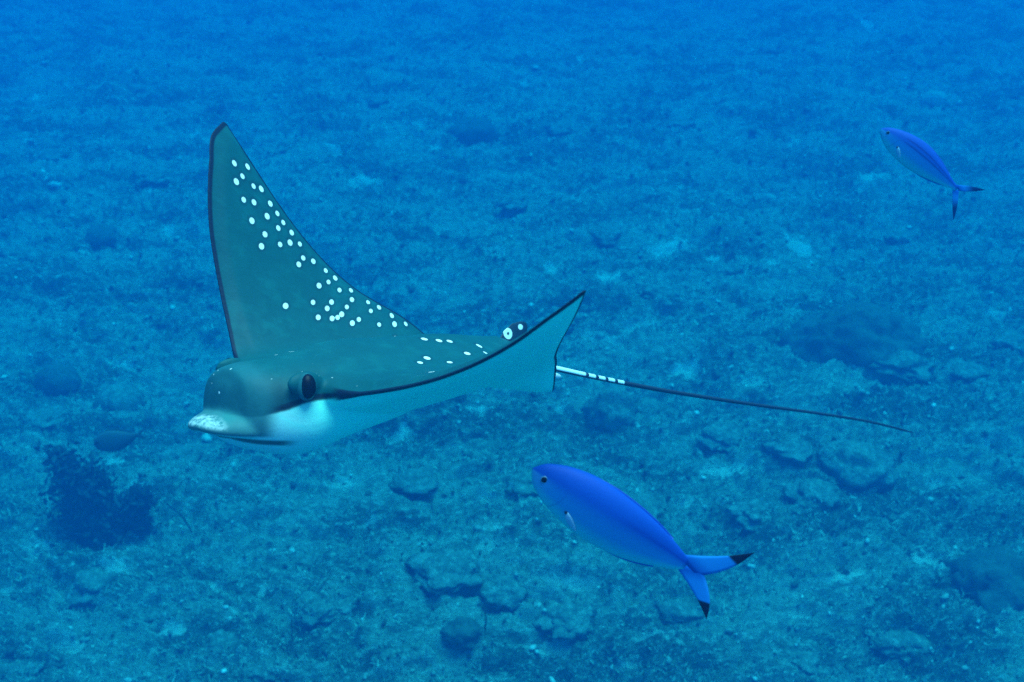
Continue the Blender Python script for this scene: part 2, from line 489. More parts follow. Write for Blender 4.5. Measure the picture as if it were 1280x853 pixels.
# dark line along the cheek and painted shade under the cranium
line = t.math('MULTIPLY', t.step(t.math('ABSOLUTE', t.math('SUBTRACT', ragged  , .002)), .003, .008, 1, 0), t.step(ay, .13, .19, 1, 0))
line = t.math('MULTIPLY', line, t.step(rx, .12, .18))
c = t.mix(t.math('MULTIPLY', line, .95), c, (.004, .010, .022))
muzzle_shade = t.math('MULTIPLY', t.step(rx, .25, .32), t.step(rz, -.020, .035, .85, .0))
muzzle_shade = t.math('MULTIPLY', muzzle_shade, t.step(dva, .0, .01))
c = t.mix(muzzle_shade, c, (.008, .022, .036))
# the bill: pale speckled tip, mouth line below, its shading painted dark
snout = t.math('MULTIPLY', t.step(rx, .285, .315), t.step(rz, -.072, -.066))
c = t.mix(t.math('MULTIPLY', snout, .9), c, t.mix(n_mid, (.006, .075, .095), (.020, .16, .18)))
bill = t.math('MULTIPLY', t.step(rx, .354, .370), t.step(rz, -.064, -.056))
c = t.mix(t.math('MULTIPLY', bill, t.step(n_fine, .34, .60, 0, .75)), c, (.50, .66, .68))
mouth = t.math('MULTIPLY', t.step(t.math('ABSOLUTE', t.math('ADD', rz, .079)), .002, .007, 1, 0), t.step(rx, .250, .285))
c = t.mix(t.math('MULTIPLY', mouth, .85), c, (.004, .012, .022))
# dark margins
wingish = t.step(ay, .13, .16)
mg = t.math('MULTIPLY', t.step(t.math('ADD', t.math('ADD', t.attr('margin'), t.step(ay, .13, .30, .0032, 0)), t.math('MULTIPLY', t.math('SUBTRACT', n_mid, .5), .0015)), .0058, .0092, 1, 0), wingish)
c = t.mix(mg, c, (.003, .008, .024))
# white spots, each with a faint dusky ring
sp = t.attr('spot')
c = t.mix(t.step(sp, .002, .009, .35, 0), c, (.006, .016, .030))
c = t.mix(t.step(sp, -.0012, .0012, 1, 0), c, (.93, .95, .94))
fleck = t.math('MULTIPLY', t.step(t.noise(58, 2, .5, rv), .72, .75), t.math('MULTIPLY', t.step(rx, .17, .22), t.step(dva, .01, .02)))
c = t.mix(fleck, c, (.70, .82, .82))
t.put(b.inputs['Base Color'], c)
b.inputs['Roughness'].default_value = .55; b.inputs['Specular IOR Level'].default_value = .12
t.put(b.inputs['Normal'], t.bump(t.math('ADD', t.math('MULTIPLY', n_fine, .3), t.math('MULTIPLY', n_mid, 1.0)), .22, .006))
ray = obj('eagle_ray', ray_me, m)
ray.matrix_world = RAY_M
tag(ray, 'large spotted eagle ray gliding with raised wings, white dots and a long whip tail', 'ray')

def plain(name, c0, c1, scale=30, rough=.5, spec=.3):
    m, nt, b = new_mat(name); t = NT(nt)
    t.put(b.inputs['Base Color'], t.mix(t.noise(scale, 3, .6, t.obj()), c0, c1))
    b.inputs['Roughness'].default_value = rough; b.inputs['Specular IOR Level'].default_value = spec
    return m
MAT_PUPIL = plain('pupil', (.0015, .002, .006), (.003, .004, .010), 20, .35, .08)
MAT_IRIS = plain('ray_iris', (.006, .065, .08), (.018, .13, .15), 60, .5, .1)
for sgn in (1, -1):
    c0 = ray_pose(np.array([[EYE[0], sgn*EYE[1], EYE[2]]]))[0]
    out = ray_pose(np.array([[EYE[0] + .004, sgn*(EYE[1] + .02), EYE[2] + .004]]))[0] - c0
    out /= np.linalg.norm(out)
    v, f = ball((0, 0, 0), (.0225, .0165, .0130), 24, 14)
    e = obj('eye', mesh_from('eye', v, f), MAT_IRIS, ray)
    z = Vector(out); xax = Vector((0, 0, 1)) - z*z.z; xax.normalize()
    e.matrix_local = Matrix.Translation(c0 + out*.0002) @ Matrix((xax, z.cross(xax), z)).transposed().to_4x4()
    v, f = ball((0, -.0012*sgn, .0050), (.0205, .0132, .0100), 20, 12)
    obj('pupil', mesh_from('pupil', v, f), MAT_PUPIL, e)

# tail
TAIL = np.array([(-0.385, 0.0, 0.050), (-0.44, -0.010, 0.047), (-0.5354, -0.0228, 0.0381), (-0.6855, -0.0053, 0.0159), (-0.8419, 0.0193, -0.0062), (-1.0435, 0.0646, -0.0322),
                 (-1.2884, 0.1284, -0.0609), (-1.5462, 0.2066, -0.0898), (-1.7347, 0.2673, -0.1148), (-1.8459, 0.3014, -0.1346), (-1.9524, 0.3301, -0.1553)])
cum = np.concatenate([[0], np.cumsum(np.linalg.norm(np.diff(TAIL, axis=0), axis=1))]); q = np.linspace(0, cum[-1], 140)
TP = np.stack([crom(cum, TAIL[:, i], q) for i in range(3)], -1)
rad = np.interp(q/cum[-1], [0, .08, .2, .6, .97, 1], [.0105, .0068, .0060, .0048, .0036, .0016])
v, f = tube(TP, rad, 12)
me = mesh_from('tail', v, f); vattr(me, 'along', np.repeat(q, 12))
ca = np.tile(np.sin(np.linspace(0, 2*np.pi, 12, endpoint=False)), len(q)); vattr(me, 'upper', ca)
m, nt, b = new_mat('tail_skin'); t = NT(nt); al = t.attr('along')
w1 = t.step(al, .255, .27, 1, 0)
w2 = t.math('MULTIPLY', t.step(al, .40, .41, 1, 0), t.step(t.math('FRACT', t.math('MULTIPLY', al, 29)), .62, .72, 1, 0))
wm = t.math('MULTIPLY', t.math('MAXIMUM', w1, w2), t.step(t.attr('upper'), -.35, -.1))
t.put(b.inputs['Base Color'], t.mix(wm, (.004, .010, .030), (.90, .93, .93)))
b.inputs['Roughness'].default_value = .6
obj('tail', me, m, ray)

# the little fin in front of the tail, with an eye-spot
def fin_sheet(outline, thick, n=7):
    """outline: (front curve, rear curve) of equal length from root to tip, thin in y"""
    A, B = np.asarray(outline[0], float), np.asarray(outline[1], float); V, F = [], []
    k = len(A); cs = np.linspace(0, 1, n)
    for sg in (1, -1):
        for i in range(k):
            th = thick*(1 - .8*i/(k-1))
            for c_ in cs:
                p = A[i] + (B[i] - A[i])*c_
                V.append(p + np.array([0, sg*th*(.15 + math.sin(math.pi*c_)**.7*.85), 0]))
    g = lambda s_, i, j: s_*k*n + i*n + j
    for i in range(k - 1):
        for j in range(n - 1):
            F.append((g(0,i,j), g(0,i,j+1), g(0,i+1,j+1), g(0,i+1,j))); F.append((g(1,i,j), g(1,i+1,j), g(1,i+1,j+1), g(1,i,j+1)))
        F.append((g(0,i,0), g(0,i+1,0), g(1,i+1,0), g(1,i,0))); F.append((g(0,i,n-1), g(1,i,n-1), g(1,i+1,n-1), g(0,i+1,n-1)))
    for i in (0, k - 1):
        for j in range(n - 1): F.append((g(0,i,j), g(1,i,j), g(1,i,j+1), g(0,i,j+1)))
    return np.array(V), F
def finely(V, F, cuts=2):
    me = mesh_from('fin', V, F); bm = bmesh.new(); bm.from_mesh(me)
    bmesh.ops.subdivide_edges(bm, edges=bm.edges[:], cuts=cuts, use_grid_fill=True); bmesh.ops.recalc_face_normals(bm, faces=bm.faces[:])
    bm.to_mesh(me); bm.free(); me.polygons.foreach_set('use_smooth', np.ones(len(me.polygons), bool)); return me
A = [(-.312, 0, .070), (-.322, 0, .096), (-.340, 0, .119), (-.366, 0, .136), (-.394, 0, .143)]
B = [(-.395, 0, .080), (-.404, 0, .098), (-.413, 0, .115), (-.418, 0, .130), (-.414, 0, .140)]
me = finely(*fin_sheet((A, B), .007), 5); co = get_co(me)
d1 = np.hypot(co[:, 0] + .350, co[:, 2] - .114); d2 = np.hypot((co[:, 0] + .391)*.75, co[:, 2] - .130)
mk = np.minimum(np.maximum(d1 - .0125, .0040 - d1), d2 - .0062); vattr(me, 'spot', mk)
m, nt, b = new_mat('fin_skin'); t = NT(nt)
t.put(b.inputs['Base Color'], t.mix(t.step(t.attr('spot'), -.001, .001, 1, 0), (.006, .020, .040), (.92, .95, .95)))
obj('dorsal_fin', me, m, ray).location.z = -.002
# pale claspers showing below the rear of the wing
MAT_PALE = plain('pale_skin', (.55, .68, .68), (.85, .90, .90), 70, .5)
for sgn in (1, -1):
    p0 = ray_pose(np.array([[-.385, sgn*.060, -.022]]))[0]
    v, f = tube([p0, p0 + [-.03, sgn*.012, -.012], p0 + [-.055, sgn*.018, -.016]], [.011, .010, .005], 10)
    obj('pelvic_fin', mesh_from('pelvic_fin', v, f), MAT_PALE, ray)

# ------------------------------------------------------------------ fish
def fish_body(L, top, bot, wid, bend=0.0, n=30, xs=None):
    xs = [0, .03, .10, .22, .38, .55, .72, .86, .95, 1.0]
    q = 1 - np.cos(np.linspace(0, np.pi/2, 16)); q = np.concatenate([q*.3, np.linspace(.3, 1, 34)[1:]])
    rr = []
    for s_ in q:
        tp, bt, w = (max(float(crom(xs, k, [s_])[0]), .002)*L for k in (top, bot, wid))
        rr.append(ring_yz(-s_*L, w, tp, -bt, ex=2.1, n=n, zc=0))
    V, F = loft(rr)
    return V, F
def arch(V, L, k):
    V = V.copy(); x = V[:, 0]; V[:, 2] += k*L*(1 - np.abs(2*np.clip(-x/L, 0, 1.4) - 1)**2); return V
def place(o, px, py, depth, ang, yaw, roll):
    """nose at the given place; ang: heading in the plane facing the viewer; yaw: turned towards (+) or from the viewer; roll: back tipped to the viewer"""
    fw = -_r*math.cos(R(ang)) + _u*math.sin(R(ang)); upv = _r*math.sin(R(ang)) + _u*math.cos(R(ang)); bk = -_f
    fw2 = fw*math.cos(R(yaw)) + bk*math.sin(R(yaw)); lf = bk*math.cos(R(yaw)) - fw*math.sin(R(yaw))
    z2 = upv*math.cos(R(roll)) + lf*math.sin(R(roll)); y2 = lf*math.cos(R(roll)) - upv*math.sin(R(roll))
    M = Matrix.Identity(4)
    for i, a in enumerate((fw2, y2, z2)):
        for j in range(3): M[j][i] = a[j]
    M.translation = Vector(water_at(px, py, depth))
    o.matrix_world = M

def fusilier_skin(name, stripes, hi=.55):
    m, nt, b = new_mat(name); t = NT(nt); z = t.attr('hz'); x = t.attr('hx'); nz = t.noise(9, 3, .5, t.obj())
    zz = t.math('ADD', z, t.math('MULTIPLY', t.math('SUBTRACT', nz, .5), .12))
    c = t.mix(t.step(zz, -.95, -.35), (.02, .46, .52), (.006, .17, .46))
    c = t.mix(t.step(zz, -.45, .35), c, (.0015, .056, .36))
    face = t.math('MULTIPLY', t.step(x, .02, .17, 1, 0), t.step(zz, -.25, .25, 1, 0))
    c = t.mix(t.math('MULTIPLY', face, .7), c, (.03, .22, .46))
    if stripes:
        for z0 in (.42, .10):
            s_ = t.math('MULTIPLY', t.step(t.math('ABSOLUTE', t.math('SUBTRACT', z, z0)), .03, .10, 1, 0), t.step(x, .2, .35))
            c = t.mix(t.math('MULTIPLY', s_, .6), c, (.001, .012, .16))
    else:
        s_ = t.math('MULTIPLY', t.step(t.math('ABSOLUTE', t.math('SUBTRACT', z, .28)), .04, .16, 1, 0), t.step(x, .45, .7))
        c = t.mix(t.math('MULTIPLY', s_, .3), c, (.001, .020, .24))
    gill = t.math('MULTIPLY', t.step(t.math('ABSOLUTE', t.math('SUBTRACT', t.math('ADD', x, t.math('MULTIPLY', t.math('POWER', t.math('ABSOLUTE', z), 2), .05)), .215)), .003, .010, 1, 0), t.step(z, -.75, .5, .5, 0))
    c = t.mix(t.math('MULTIPLY', gill, .5), c, (.004, .03, .22))
    t.put(b.inputs['Base Color'], c)
    sc = t.n('ShaderNodeTexVoronoi'); sc.inputs['Scale'].default_value = 190; t.put(sc.inputs['Vector'], t.obj())
    t.put(b.inputs['Normal'], t.bump(sc.outputs['Distance'], .04, .002))
    b.inputs['Roughness'].default_value = .6; b.inputs['Specular IOR Level'].default_value = .12
    return m
def tail_fin_mat(name, black):
    m, nt, b = new_mat(name); t = NT(nt)
    rays = t.math('SINE', t.math('MULTIPLY', t.attr('rayk'), 90))
    c = t.mix(t.step(rays, -1, 1, 0, .35), (.010, .20, .58), (.006, .14, .50))
    c = t.mix(t.step(t.attr('tipk'), .02, .30), (.003, .075, .38), c)
    if black: c = t.mix(t.step(t.attr('tipk'), .60, .66), c, (.004, .004, .020))
    else: c = t.mix(t.step(t.attr('tipk'), .15, .6), c, (.002, .008, .08))
    t.put(b.inputs['Base Color'], c); b.inputs['Roughness'].default_value = .8; b.inputs['Specular IOR Level'].default_value = .06
    return m
def caudal(L, upper, lower, thick=.0035):
    """two lobes of a forked tail: each (root_front, root_rear, tip, curve)"""
    V, F, tk, rk, k = [], [], [], [], 0
    for (a, b_, tip, cv), tk_ in ((upper, 1.0), (lower, .8)):
        a, b_, tip = (np.array(p, float) for p in (a, b_, tip)); n = 14; nn = 7
        s_ = np.linspace(0, 1, n)[:, None]
        A = a + (tip - a)*s_ + np.array([cv[0], 0, cv[1]])*np.sin(np.pi*s_); B = b_ + (tip - b_)*s_ + np.array([cv[2], 0, cv[3]])*np.sin(np.pi*s_)
        v, f = fin_sheet((A, B), thick*tk_, nn); V.append(v*L); F += [tuple(i + k for i in q) for q in f]; k += len(v)
        tk += [i/(n-1) for _ in range(2) for i in range(n) for _ in range(nn)]; rk += [j/(nn-1) for _ in range(2) for i in range(n) for j in range(nn)]
    me = mesh_from('caudal_fin', np.concatenate(V), F)
    bm = bmesh.new(); bm.from_mesh(me); bmesh.ops.recalc_face_normals(bm, faces=bm.faces[:]); bm.to_mesh(me); bm.free()
    me.polygons.foreach_set('use_smooth', np.ones(len(me.polygons), bool))
    vattr(me, 'tipk', tk); vattr(me, 'rayk', rk); return me

MAT_FIN = plain('fusilier_fin', (.002, .045, .34), (.003, .06, .38), 60)
MAT_FINP = plain('pectoral_fin', (.12, .30, .50), (.20, .42, .58), 60)
MAT_EYE = plain('fish_eye', (.04, .16, .30), (.12, .30, .42), 80, .3)
MAT_AXIL = plain('dark_mark', (.004, .005, .025), (.006, .008, .03), 60)
def fusilier(L, top, bot, wid, bend, skin, cmat, cau, eye, pec, label):
    V, F = fish_body(L, top, bot, wid)
    hx = -V[:, 0]/L
    xs = [0, .03, .10, .22, .38, .55, .72, .86, .95, 1.0]
    tp = np.maximum(crom(xs, top, hx), .004); bt = np.maximum(crom(xs, bot, hx), .004)
    hzv = np.where(V[:, 2] > 0, V[:, 2]/(tp*L), V[:, 2]/(bt*L))
    me = mesh_from('fusilier', arch(V, L, bend), F); vattr(me, 'hx', hx); vattr(me, 'hz', hzv)
    o = obj('fusilier_fish', me, skin); tag(o, label, 'fish')
    cm = caudal(L, *cau); set_co(cm, arch(get_co(cm), L, bend)); obj('caudal_fin', cm, cmat, o)
    # low folded dorsal and anal fins
    for nm, x0, x1, src, sg, hgt in (('dorsal_fin', .30, .84, top, 1, .006), ('anal_fin', .58, .84, bot, -1, .003)):
        s_ = np.linspace(x0, x1, 16); zz = crom(xs, src, s_)*sg
        A = np.stack([-s_, 0*s_, zz*.93], -1); H = hgt*np.sin(np.pi*np.clip((s_ - x0)/(x1 - x0), 0, 1))**.5
        B = np.stack([-s_ - .02, 0*s_, zz + sg*H], -1)
        v, f = fin_sheet((A, B), .0035, 4); fm = mesh_from(nm, arch(v*L, L, bend), f)
        obj(nm, fm, skin if False else MAT_FIN, o)
    # eyes, fins at the sides
    w_at = lambda x, z: float(np.interp(x, xs, wid))*L*math.sqrt(max(0.05, 1 - (z/float(np.interp(x, xs, top if z > 0 else bot)))**2))
    for sgn in (1, -1):
        ex, ez, er = eye
        c0 = arch(np.array([[-ex*L, sgn*(w_at(ex, ez) - .10*er*L), ez*L]]), L, bend)[0]
        v, f = ball((0, 0, 0), (er*L, er*L*.42, er*L), 20, 12)
        e = obj('eye', mesh_from('eye', v, f), MAT_EYE, o); e.location = c0
        v, f = ball((er*L*.10, sgn*er*L*.16, er*L*.05), (er*L*.78, er*L*.36, er*L*.78), 18, 10)
        obj('pupil', mesh_from('pupil', v, f), MAT_PUPIL, e)
        px_, pz_, pl = pec
        yb = w_at(px_, pz_)
        A = np.array([(-px_, 0, pz_ + .018), (-px_ - pl*.35, 0, pz_ + .004), (-px_ - pl*.7, 0, pz_ - .022), (-px_ - pl, 0, pz_ - .052)])
        B = np.array([(-px_ - .004, 0, pz_ - .014), (-px_ - pl*.3, 0, pz_ - .040), (-px_ - pl*.62, 0, pz_ - .056), (-px_ - pl, 0, pz_ - .056)])
        v, f = fin_sheet((A, B), .004, 5); v = v*L
        for i_ in range(len(v)):
            xq, zq = -v[i_, 0]/L, v[i_, 2]/L
            v[i_, 1] += sgn*(w_at(min(xq, .9), zq) + .0015)
        pf = obj('pectoral_fin', mesh_from('pectoral_fin', arch(v, L, bend), f), MAT_FINP, o)
        v, f = ball((0, 0, 0), (.017*L, .007*L, .012*L), 14, 8)
        ax = obj('fin_base', mesh_from('fin_base', arch(v + np.array([-px_*L, sgn*(yb + .001), (pz_ + .012)*L]), L, bend), f), MAT_AXIL, pf)
    return o

TOP1 = [.006, .046, .092, .134, .154, .144, .117, .080, .050, .030]
BOT1 = [.008, .056, .106, .152, .180, .180, .150, .100, .060, .032]
WID1 = [.004, .024, .050, .076, .086, .078, .052, .026, .014, .003]
cau1 = (((-.92, 0, .024), (-1.09, 0, -.022), (-1.265, 0, .262), (-.022, -.006, -.030, -.006)),
        ((-.92, 0, -.026), (-1.09, 0, .022), (-1.275, 0, -.205), (-.022, .006, -.030, .006)))
f1 = fusilier(.25, TOP1, BOT1, WID1, .0, fusilier_skin('blue_fusilier_skin', False), tail_fin_mat('black_tipped_tail', True), cau1, (.080, -.008, .022), (.275, -.098, .10),
              'large plain blue fusilier fish with black tips on its forked tail')
place(f1, 666, 586, 1.25, 32.5, 4, 10)

TOP2 = [.004, .034, .076, .116, .142, .132, .092, .052, .030, .026]
BOT2 = [.005, .044, .094, .140, .166, .158, .120, .072, .038, .026]
WID2 = [.004, .022, .046, .068, .076, .068, .046, .023, .012, .009]
cau2 = (((-.965, 0, .022), (-1.03, 0, -.002), (-1.225, 0, .190), (-.006, .014, -.010, -.006)),
        ((-.965, 0, -.022), (-1.03, 0, .002), (-1.20, 0, -.250), (-.006, -.014, -.010, .006)))
f2 = fusilier(.25, TOP2, BOT2, WID2, .02, fusilier_skin('striped_fusilier_skin', True), tail_fin_mat('dark_tail', False), cau2, (.085, -.004, .022), (.26, -.08, .09),
              'small striped blue fusilier fish swimming over the far reef')
place(f2, 1101, 161, 2.45, 41, -6, 12)

# the dark fish over the bushy coral
MAT_DARKFISH = plain('dark_fish_skin', (.035, .055, .070), (.11, .15, .17), 6, .6, .1)
L = .25
TOP3 = [.01, .09, .17, .235, .26, .22, .15, .085, .055, .05]; BOT3 = [.01, .09, .17, .235, .25, .215, .14, .08, .055, .05]; WID3 = [.006, .035, .065, .092, .10, .088, .058, .03, .018, .014]
V, F = fish_body(L, TOP3, BOT3, WID3)
f3 = obj('reef_fish', mesh_from('reef_fish', V, F), MAT_DARKFISH); tag(f3, 'plump dark grey fish hovering over the bushy dark coral', 'fish')
cau3 = (((-.965, 0, .045), (-1.03, 0, -.004), (-1.20, 0, .17), (0, 0, 0, 0)), ((-.965, 0, -.045), (-1.03, 0, .004), (-1.18, 0, -.17), (0, 0, 0, 0)))
obj('caudal_fin', caudal(L, *cau3), MAT_DARKFISH, f3)
s_ = np.linspace(.22, .88, 14); xs3 = [0, .03, .10, .22, .38, .55, .72, .86, .95, 1.0]
for nm, src, sg in (('dorsal_fin', TOP3, 1), ('anal_fin', BOT3, -1)):
    A = np.stack([-s_, 0*s_, sg*crom(xs3, src, s_)*.92], -1); B = np.stack([-s_ - .03, 0*s_, sg*(crom(xs3, src, s_) + .05*np.sin(np.pi*(s_ - .2)/.75))], -1)
    v, f = fin_sheet((A, B), .004, 4); obj(nm, mesh_from(nm, v*L, f), MAT_DARKFISH, f3)
for sgn in (1, -1):
    v, f = ball((0, 0, 0), (.011, .006, .011), 14, 8); e = obj('eye', mesh_from('eye', v, f), MAT_AXIL, f3); e.location = (-.10*L, sgn*.062*L, .05*L)
place(f3, 117, 556, 5.3, -12, 12, 20)

# ------------------------------------------------------------------ coral heads
ico_cache = {}
def ico(sub):
    if sub not in ico_cache:
        bm = bmesh.new(); bmesh.ops.create_icosphere(bm, subdivisions=sub, radius=1)
        ico_cache[sub] = (np.array([v.co[:] for v in bm.verts]), np.array([[v.index for v in f.verts] for f in bm.faces])); bm.free()
    return ico_cache[sub]

def coral_head(name, px, py, wpx, hfrac, rough, seed, mat, label, group=None, cat='coral', depth_k=.8, sub=4, sink=.12):
    """a mound standing at the place seen at (px, py); wpx its width there"""
    c = floor_at(px, py); dist = np.dot(c - CAM, _f); w = wpx/1160*dist
    V, F = ico(sub); V = V.copy()
    S = np.array([w/2, w/2*depth_k, w*hfrac])
    off = Vector((seed*3.7, seed*1.3, seed*7.9))
    k = np.array([mnoise.fractal(Vector(v)*1.3 + off, 1.0, 2.1, 2)*.50 + mnoise.fractal(Vector(v)*4 + off, .7, 2.1, 4)*.22 for v in V])
    V = V*(1 + rough*k[:, None])
    V[:, 2] = np.where(V[:, 2] < 0, V[:, 2]*.5, V[:, 2])
    V = V*S
    me = mesh_fast(name, V, F)
    o = obj(name, me, mat)
    o.location = (c[0], c[1], ground_z(c[0], c[1]) - sink*S[2]); o.rotation_euler.z = random.uniform(-.4, .4)
    tag(o, label, cat, group)
    return o

coral_head('dome_coral', 1062, 452, 150, .42, .45, 1, MAT_DOME, 'wide smooth dark dome of coral, largest mound on the reef floor', depth_k=.7, sub=5)
coral_head('rounded_coral', 70, 470, 58, .42, .22, 2, MAT_DOME, 'smooth rounded coral mound touching a second one, darker of the pair', depth_k=.8)
coral_head('rounded_coral', 146, 495, 62, .40, .22, 3, MAT_CORAL, 'smooth oval coral mound touching a second one, paler of the pair')
coral_head('rounded_coral', 130, 300, 50, .36, .3, 4, MAT_DOME, 'faint low coral mound alone on the far rubble beyond the paired mounds')
coral_head('boulder_coral', 577, 806, 46, .40, .8, 5, MAT_DOME, 'dark rounded boulder coral with a pale sand patch against its side')
coral_head('boulder_coral', 762, 532, 64, .55, .5, 6, MAT_CORAL, 'knobbly boulder coral below the tail of the ray')
coral_head('boulder_coral', 810, 510, 40, .35, .3, 7, MAT_CORAL, 'small wedge of coral under the middle of the dark tail')
coral_head('boulder_coral', 592, 172, 66, .40, .5, 8, MAT_DOME, 'dark far coral mound beside a slanting pale sand patch')
PALE = reef_material('pale_coral', (.25, .26, .22), (.36, .36, .31), (.5, .5, .44), False, .4, 1.4)
coral_head('pale_sponge', 1165, 134, 36, .35, .25, 9, PALE, 'pale rounded sponge on the far reef above the small striped fish')
coral_head('pale_sponge', 960, 253, 20, .45, .25, 10, PALE, 'small pale ball of sponge alone on the dark far reef')
coral_head('boulder_coral', 1240, 755, 118, .36, 1.0, 12, MAT_DOME, 'broad dark ragged coral mass at the edge of a pale rubble slope')
coral_head('boulder_coral', 1060, 612, 90, .30, .6, 13, MAT_CORAL, 'low coral ridge below the tip of the tail')
low = [(1120,480,70),(1235,345,60),(400,765,58),(425,762,40),(560,720,80),(630,730,70),(800,655,60),(1180,600,44),(1010,640,60),(300,640,56),
       (120,730,66),(190,755,50),(270,800,50),(330,830,46),(20,600,60),(230,560,60),(700,420,50),(830,385,46),(900,345,50),(520,600,54),
       (660,610,48),(900,560,56),(980,590,50),(60,520,50),(20,830,60),(490,820,46),(710,770,60),(850,760,66),(940,660,54),(1000,820,70),(1120,800,70),
       (380,690,50),(600,560,46),(1200,480,50),(1260,440,46),(760,300,44),(640,260,40),(1130,290,36),(1250,170,40),(470,130,36),(330,60,36),(170,120,40),
       (60,200,44),(200,230,40),(30,330,46),(850,150,36),(700,170,36),(960,60,30)]
for i, (px, py, w) in enumerate(low):
    coral_head('reef_coral', px, py + 6, w, random.uniform(.14, .26), random.uniform(.8, 1.25), 20 + i, MAT_CORAL,
               'low algae-grown coral lump among pale rubble', 'low coral lumps scattered over the reef floor', sub=4)
# lumps that stand beside something one can find are told apart by it
lumps = [o for o in col.objects if o.name.startswith('reef_coral')]; taken = set()
for mark, words in (('dome_coral', 'the wide dark dome of coral'), ('rounded_coral', 'the darker of two paired smooth mounds'), ('rounded_coral.002', 'the faint mound alone on the far rubble'),
                    ('boulder_coral', 'the dark rounded boulder coral'), ('boulder_coral.001', 'the knobbly boulder coral below the tail'), ('boulder_coral.003', 'the dark far coral mound'),
                    ('pale_sponge', 'the pale rounded sponge'), ('pale_sponge.001', 'the small pale ball of sponge'), ('boulder_coral.004', 'the broad dark ragged coral mass'),
                    ('boulder_coral.005', 'the low coral ridge below the tail tip')):
    if mark not in bpy.data.objects: continue
    q = bpy.data.objects[mark].location
    near = min((o for o in lumps if o.name not in taken), key=lambda o: (o.location - q).length)
    taken.add(near.name); near['label'] = 'low coral lump nearest to ' + words

# ------------------------------------------------------------------ the bushy dark coral under the dark fish
def plume(name, base, tip, spread, nleaf, seed, parent, mat):
    r = np.random.default_rng(seed); base = np.array(base); tip = np.array(tip); V, F = [], []
    nb = 46; k = 0
    for i in range(nb):
        t0 = r.uniform(.02, .75); start = base + (tip - base)*t0
        d = (tip - base)*r.uniform(.12, .34) + r.normal(size=3)*spread*np.array([1, .8, .5])*(.35 + .5*math.sin(math.pi*min(1, t0 + .2)))
        P = np.stack([start + d*q + np.array([0, 0, .10*spread*q*q]) for q in np.linspace(0, 1, 5)])
        v, f = tube(P, np.linspace(.014, .005, 5), 5); V.append(v); F += [tuple(j + k for j in x) for x in f]; k += len(v)
        for _ in range(nleaf):
            c = start + d*r.uniform(.1, 1.08) + r.normal(size=3)*.045
            a = r.normal(size=3); a /= np.linalg.norm(a); b = np.cross(a, r.normal(size=3)); b /= np.linalg.norm(b)
            s = r.uniform(.012, .040)
            V.append(np.array([c - a*s, c + b*s*.5, c + a*s, c - b*s*.5])); F.append((k, k+1, k+2, k+3)); k += 4
    return obj(name, mesh_from(name, np.concatenate(V), F, False), mat, parent)
bc = floor_at(132, 668); bz = ground_z(bc[0], bc[1])
bush = bpy.data.objects.new('bushy_coral', None); bush.location = (bc[0], bc[1], bz - .05); link(bush)
tag(bush, 'tall dark bushy soft coral with forked plumes standing on the reef', 'coral')
MAT_BUSH = reef_material('bush_coral', (.03, .04, .04), (.055, .07, .07), (.10, .12, .12), False, .2, 2)
s = np.dot(bc - CAM, _f)/1160
v, f = tube([(0, 0, -.05), (0, .02, .12), (.0, .03, .28)], [.06, .05, .035], 10)
obj('stem', mesh_from('stem', v, f), MAT_BUSH, bush)
plume('branch', (0, 0, .04), (-44*s, .15, 122*s), .075, 44, 1, bush, MAT_BUSH)
plume('branch', (0, 0, .04), (-2*s, .10, 104*s), .065, 44, 2, bush, MAT_BUSH)
plume('branch', (0, 0, .02), (60*s, .05, 66*s), .075, 44, 3, bush, MAT_BUSH)
plume('branch', (0, 0, .0), (26*s, -.02, 26*s), .14, 44, 4, bush, MAT_BUSH)
plume('branch', (0, 0, .0), (-34*s, .05, 40*s), .10, 40, 5, bush, MAT_BUSH)

# ------------------------------------------------------------------ sea whips
MAT_WHIP = reef_material('sea_whip', (.012, .016, .018), (.02, .025, .028), (.03, .035, .04), False, .1, 2)
def whip(pix, label):
    b0 = floor_at(*pix[0]); d0 = np.dot(b0 - CAM, _f)
    P = [np.array([b0[0], b0[1], ground_z(b0[0], b0[1]) - .03])]
    for px, py in pix[1:]:
        P.append(CAM + sight(px, py)*(d0 - .004*abs(pix[0][1] - py)))
    P = np.array(P); q = np.linspace(0, len(P) - 1, 24); S = np.stack([np.interp(q, range(len(P)), P[:, i]) for i in range(3)], -1)
    for _ in range(6): S[1:-1] = (S[:-2] + 2*S[1:-1] + S[2:])/4
    o0 = S[0].copy(); v, f = tube(S - o0, np.linspace(.0062, .0035, 24), 6)
    o = obj('sea_whip', mesh_from('sea_whip', v, f), MAT_WHIP); o.location = o0
    tag(o, label, 'sea whip', 'sea whips on the reef floor')
whip([(463,366),(466,352),(476,336),(491,322)], 'thin curved sea whip on the far reef behind the ray\'s back')
whip([(240,660),(228,645),(214,635),(204,626)], 'thin dark sea whip leaning over beside the bushy coral')
whip([(366,806),(365,792),(364,775)], 'short upright sea whip on turf near small coral lumps')
whip([(1276,668),(1277,655),(1271,645)], 'short hooked sea whip on the slope beyond the broad dark coral mass')
whip([(1196,770),(1192,756),(1178,762),(1160,775)], 'bent hooked sea whip arching over the pale rubble slope')
whip([(606,795),(608,770),(600,755)], 'slender curved sea whip behind the dark rounded boulder coral')

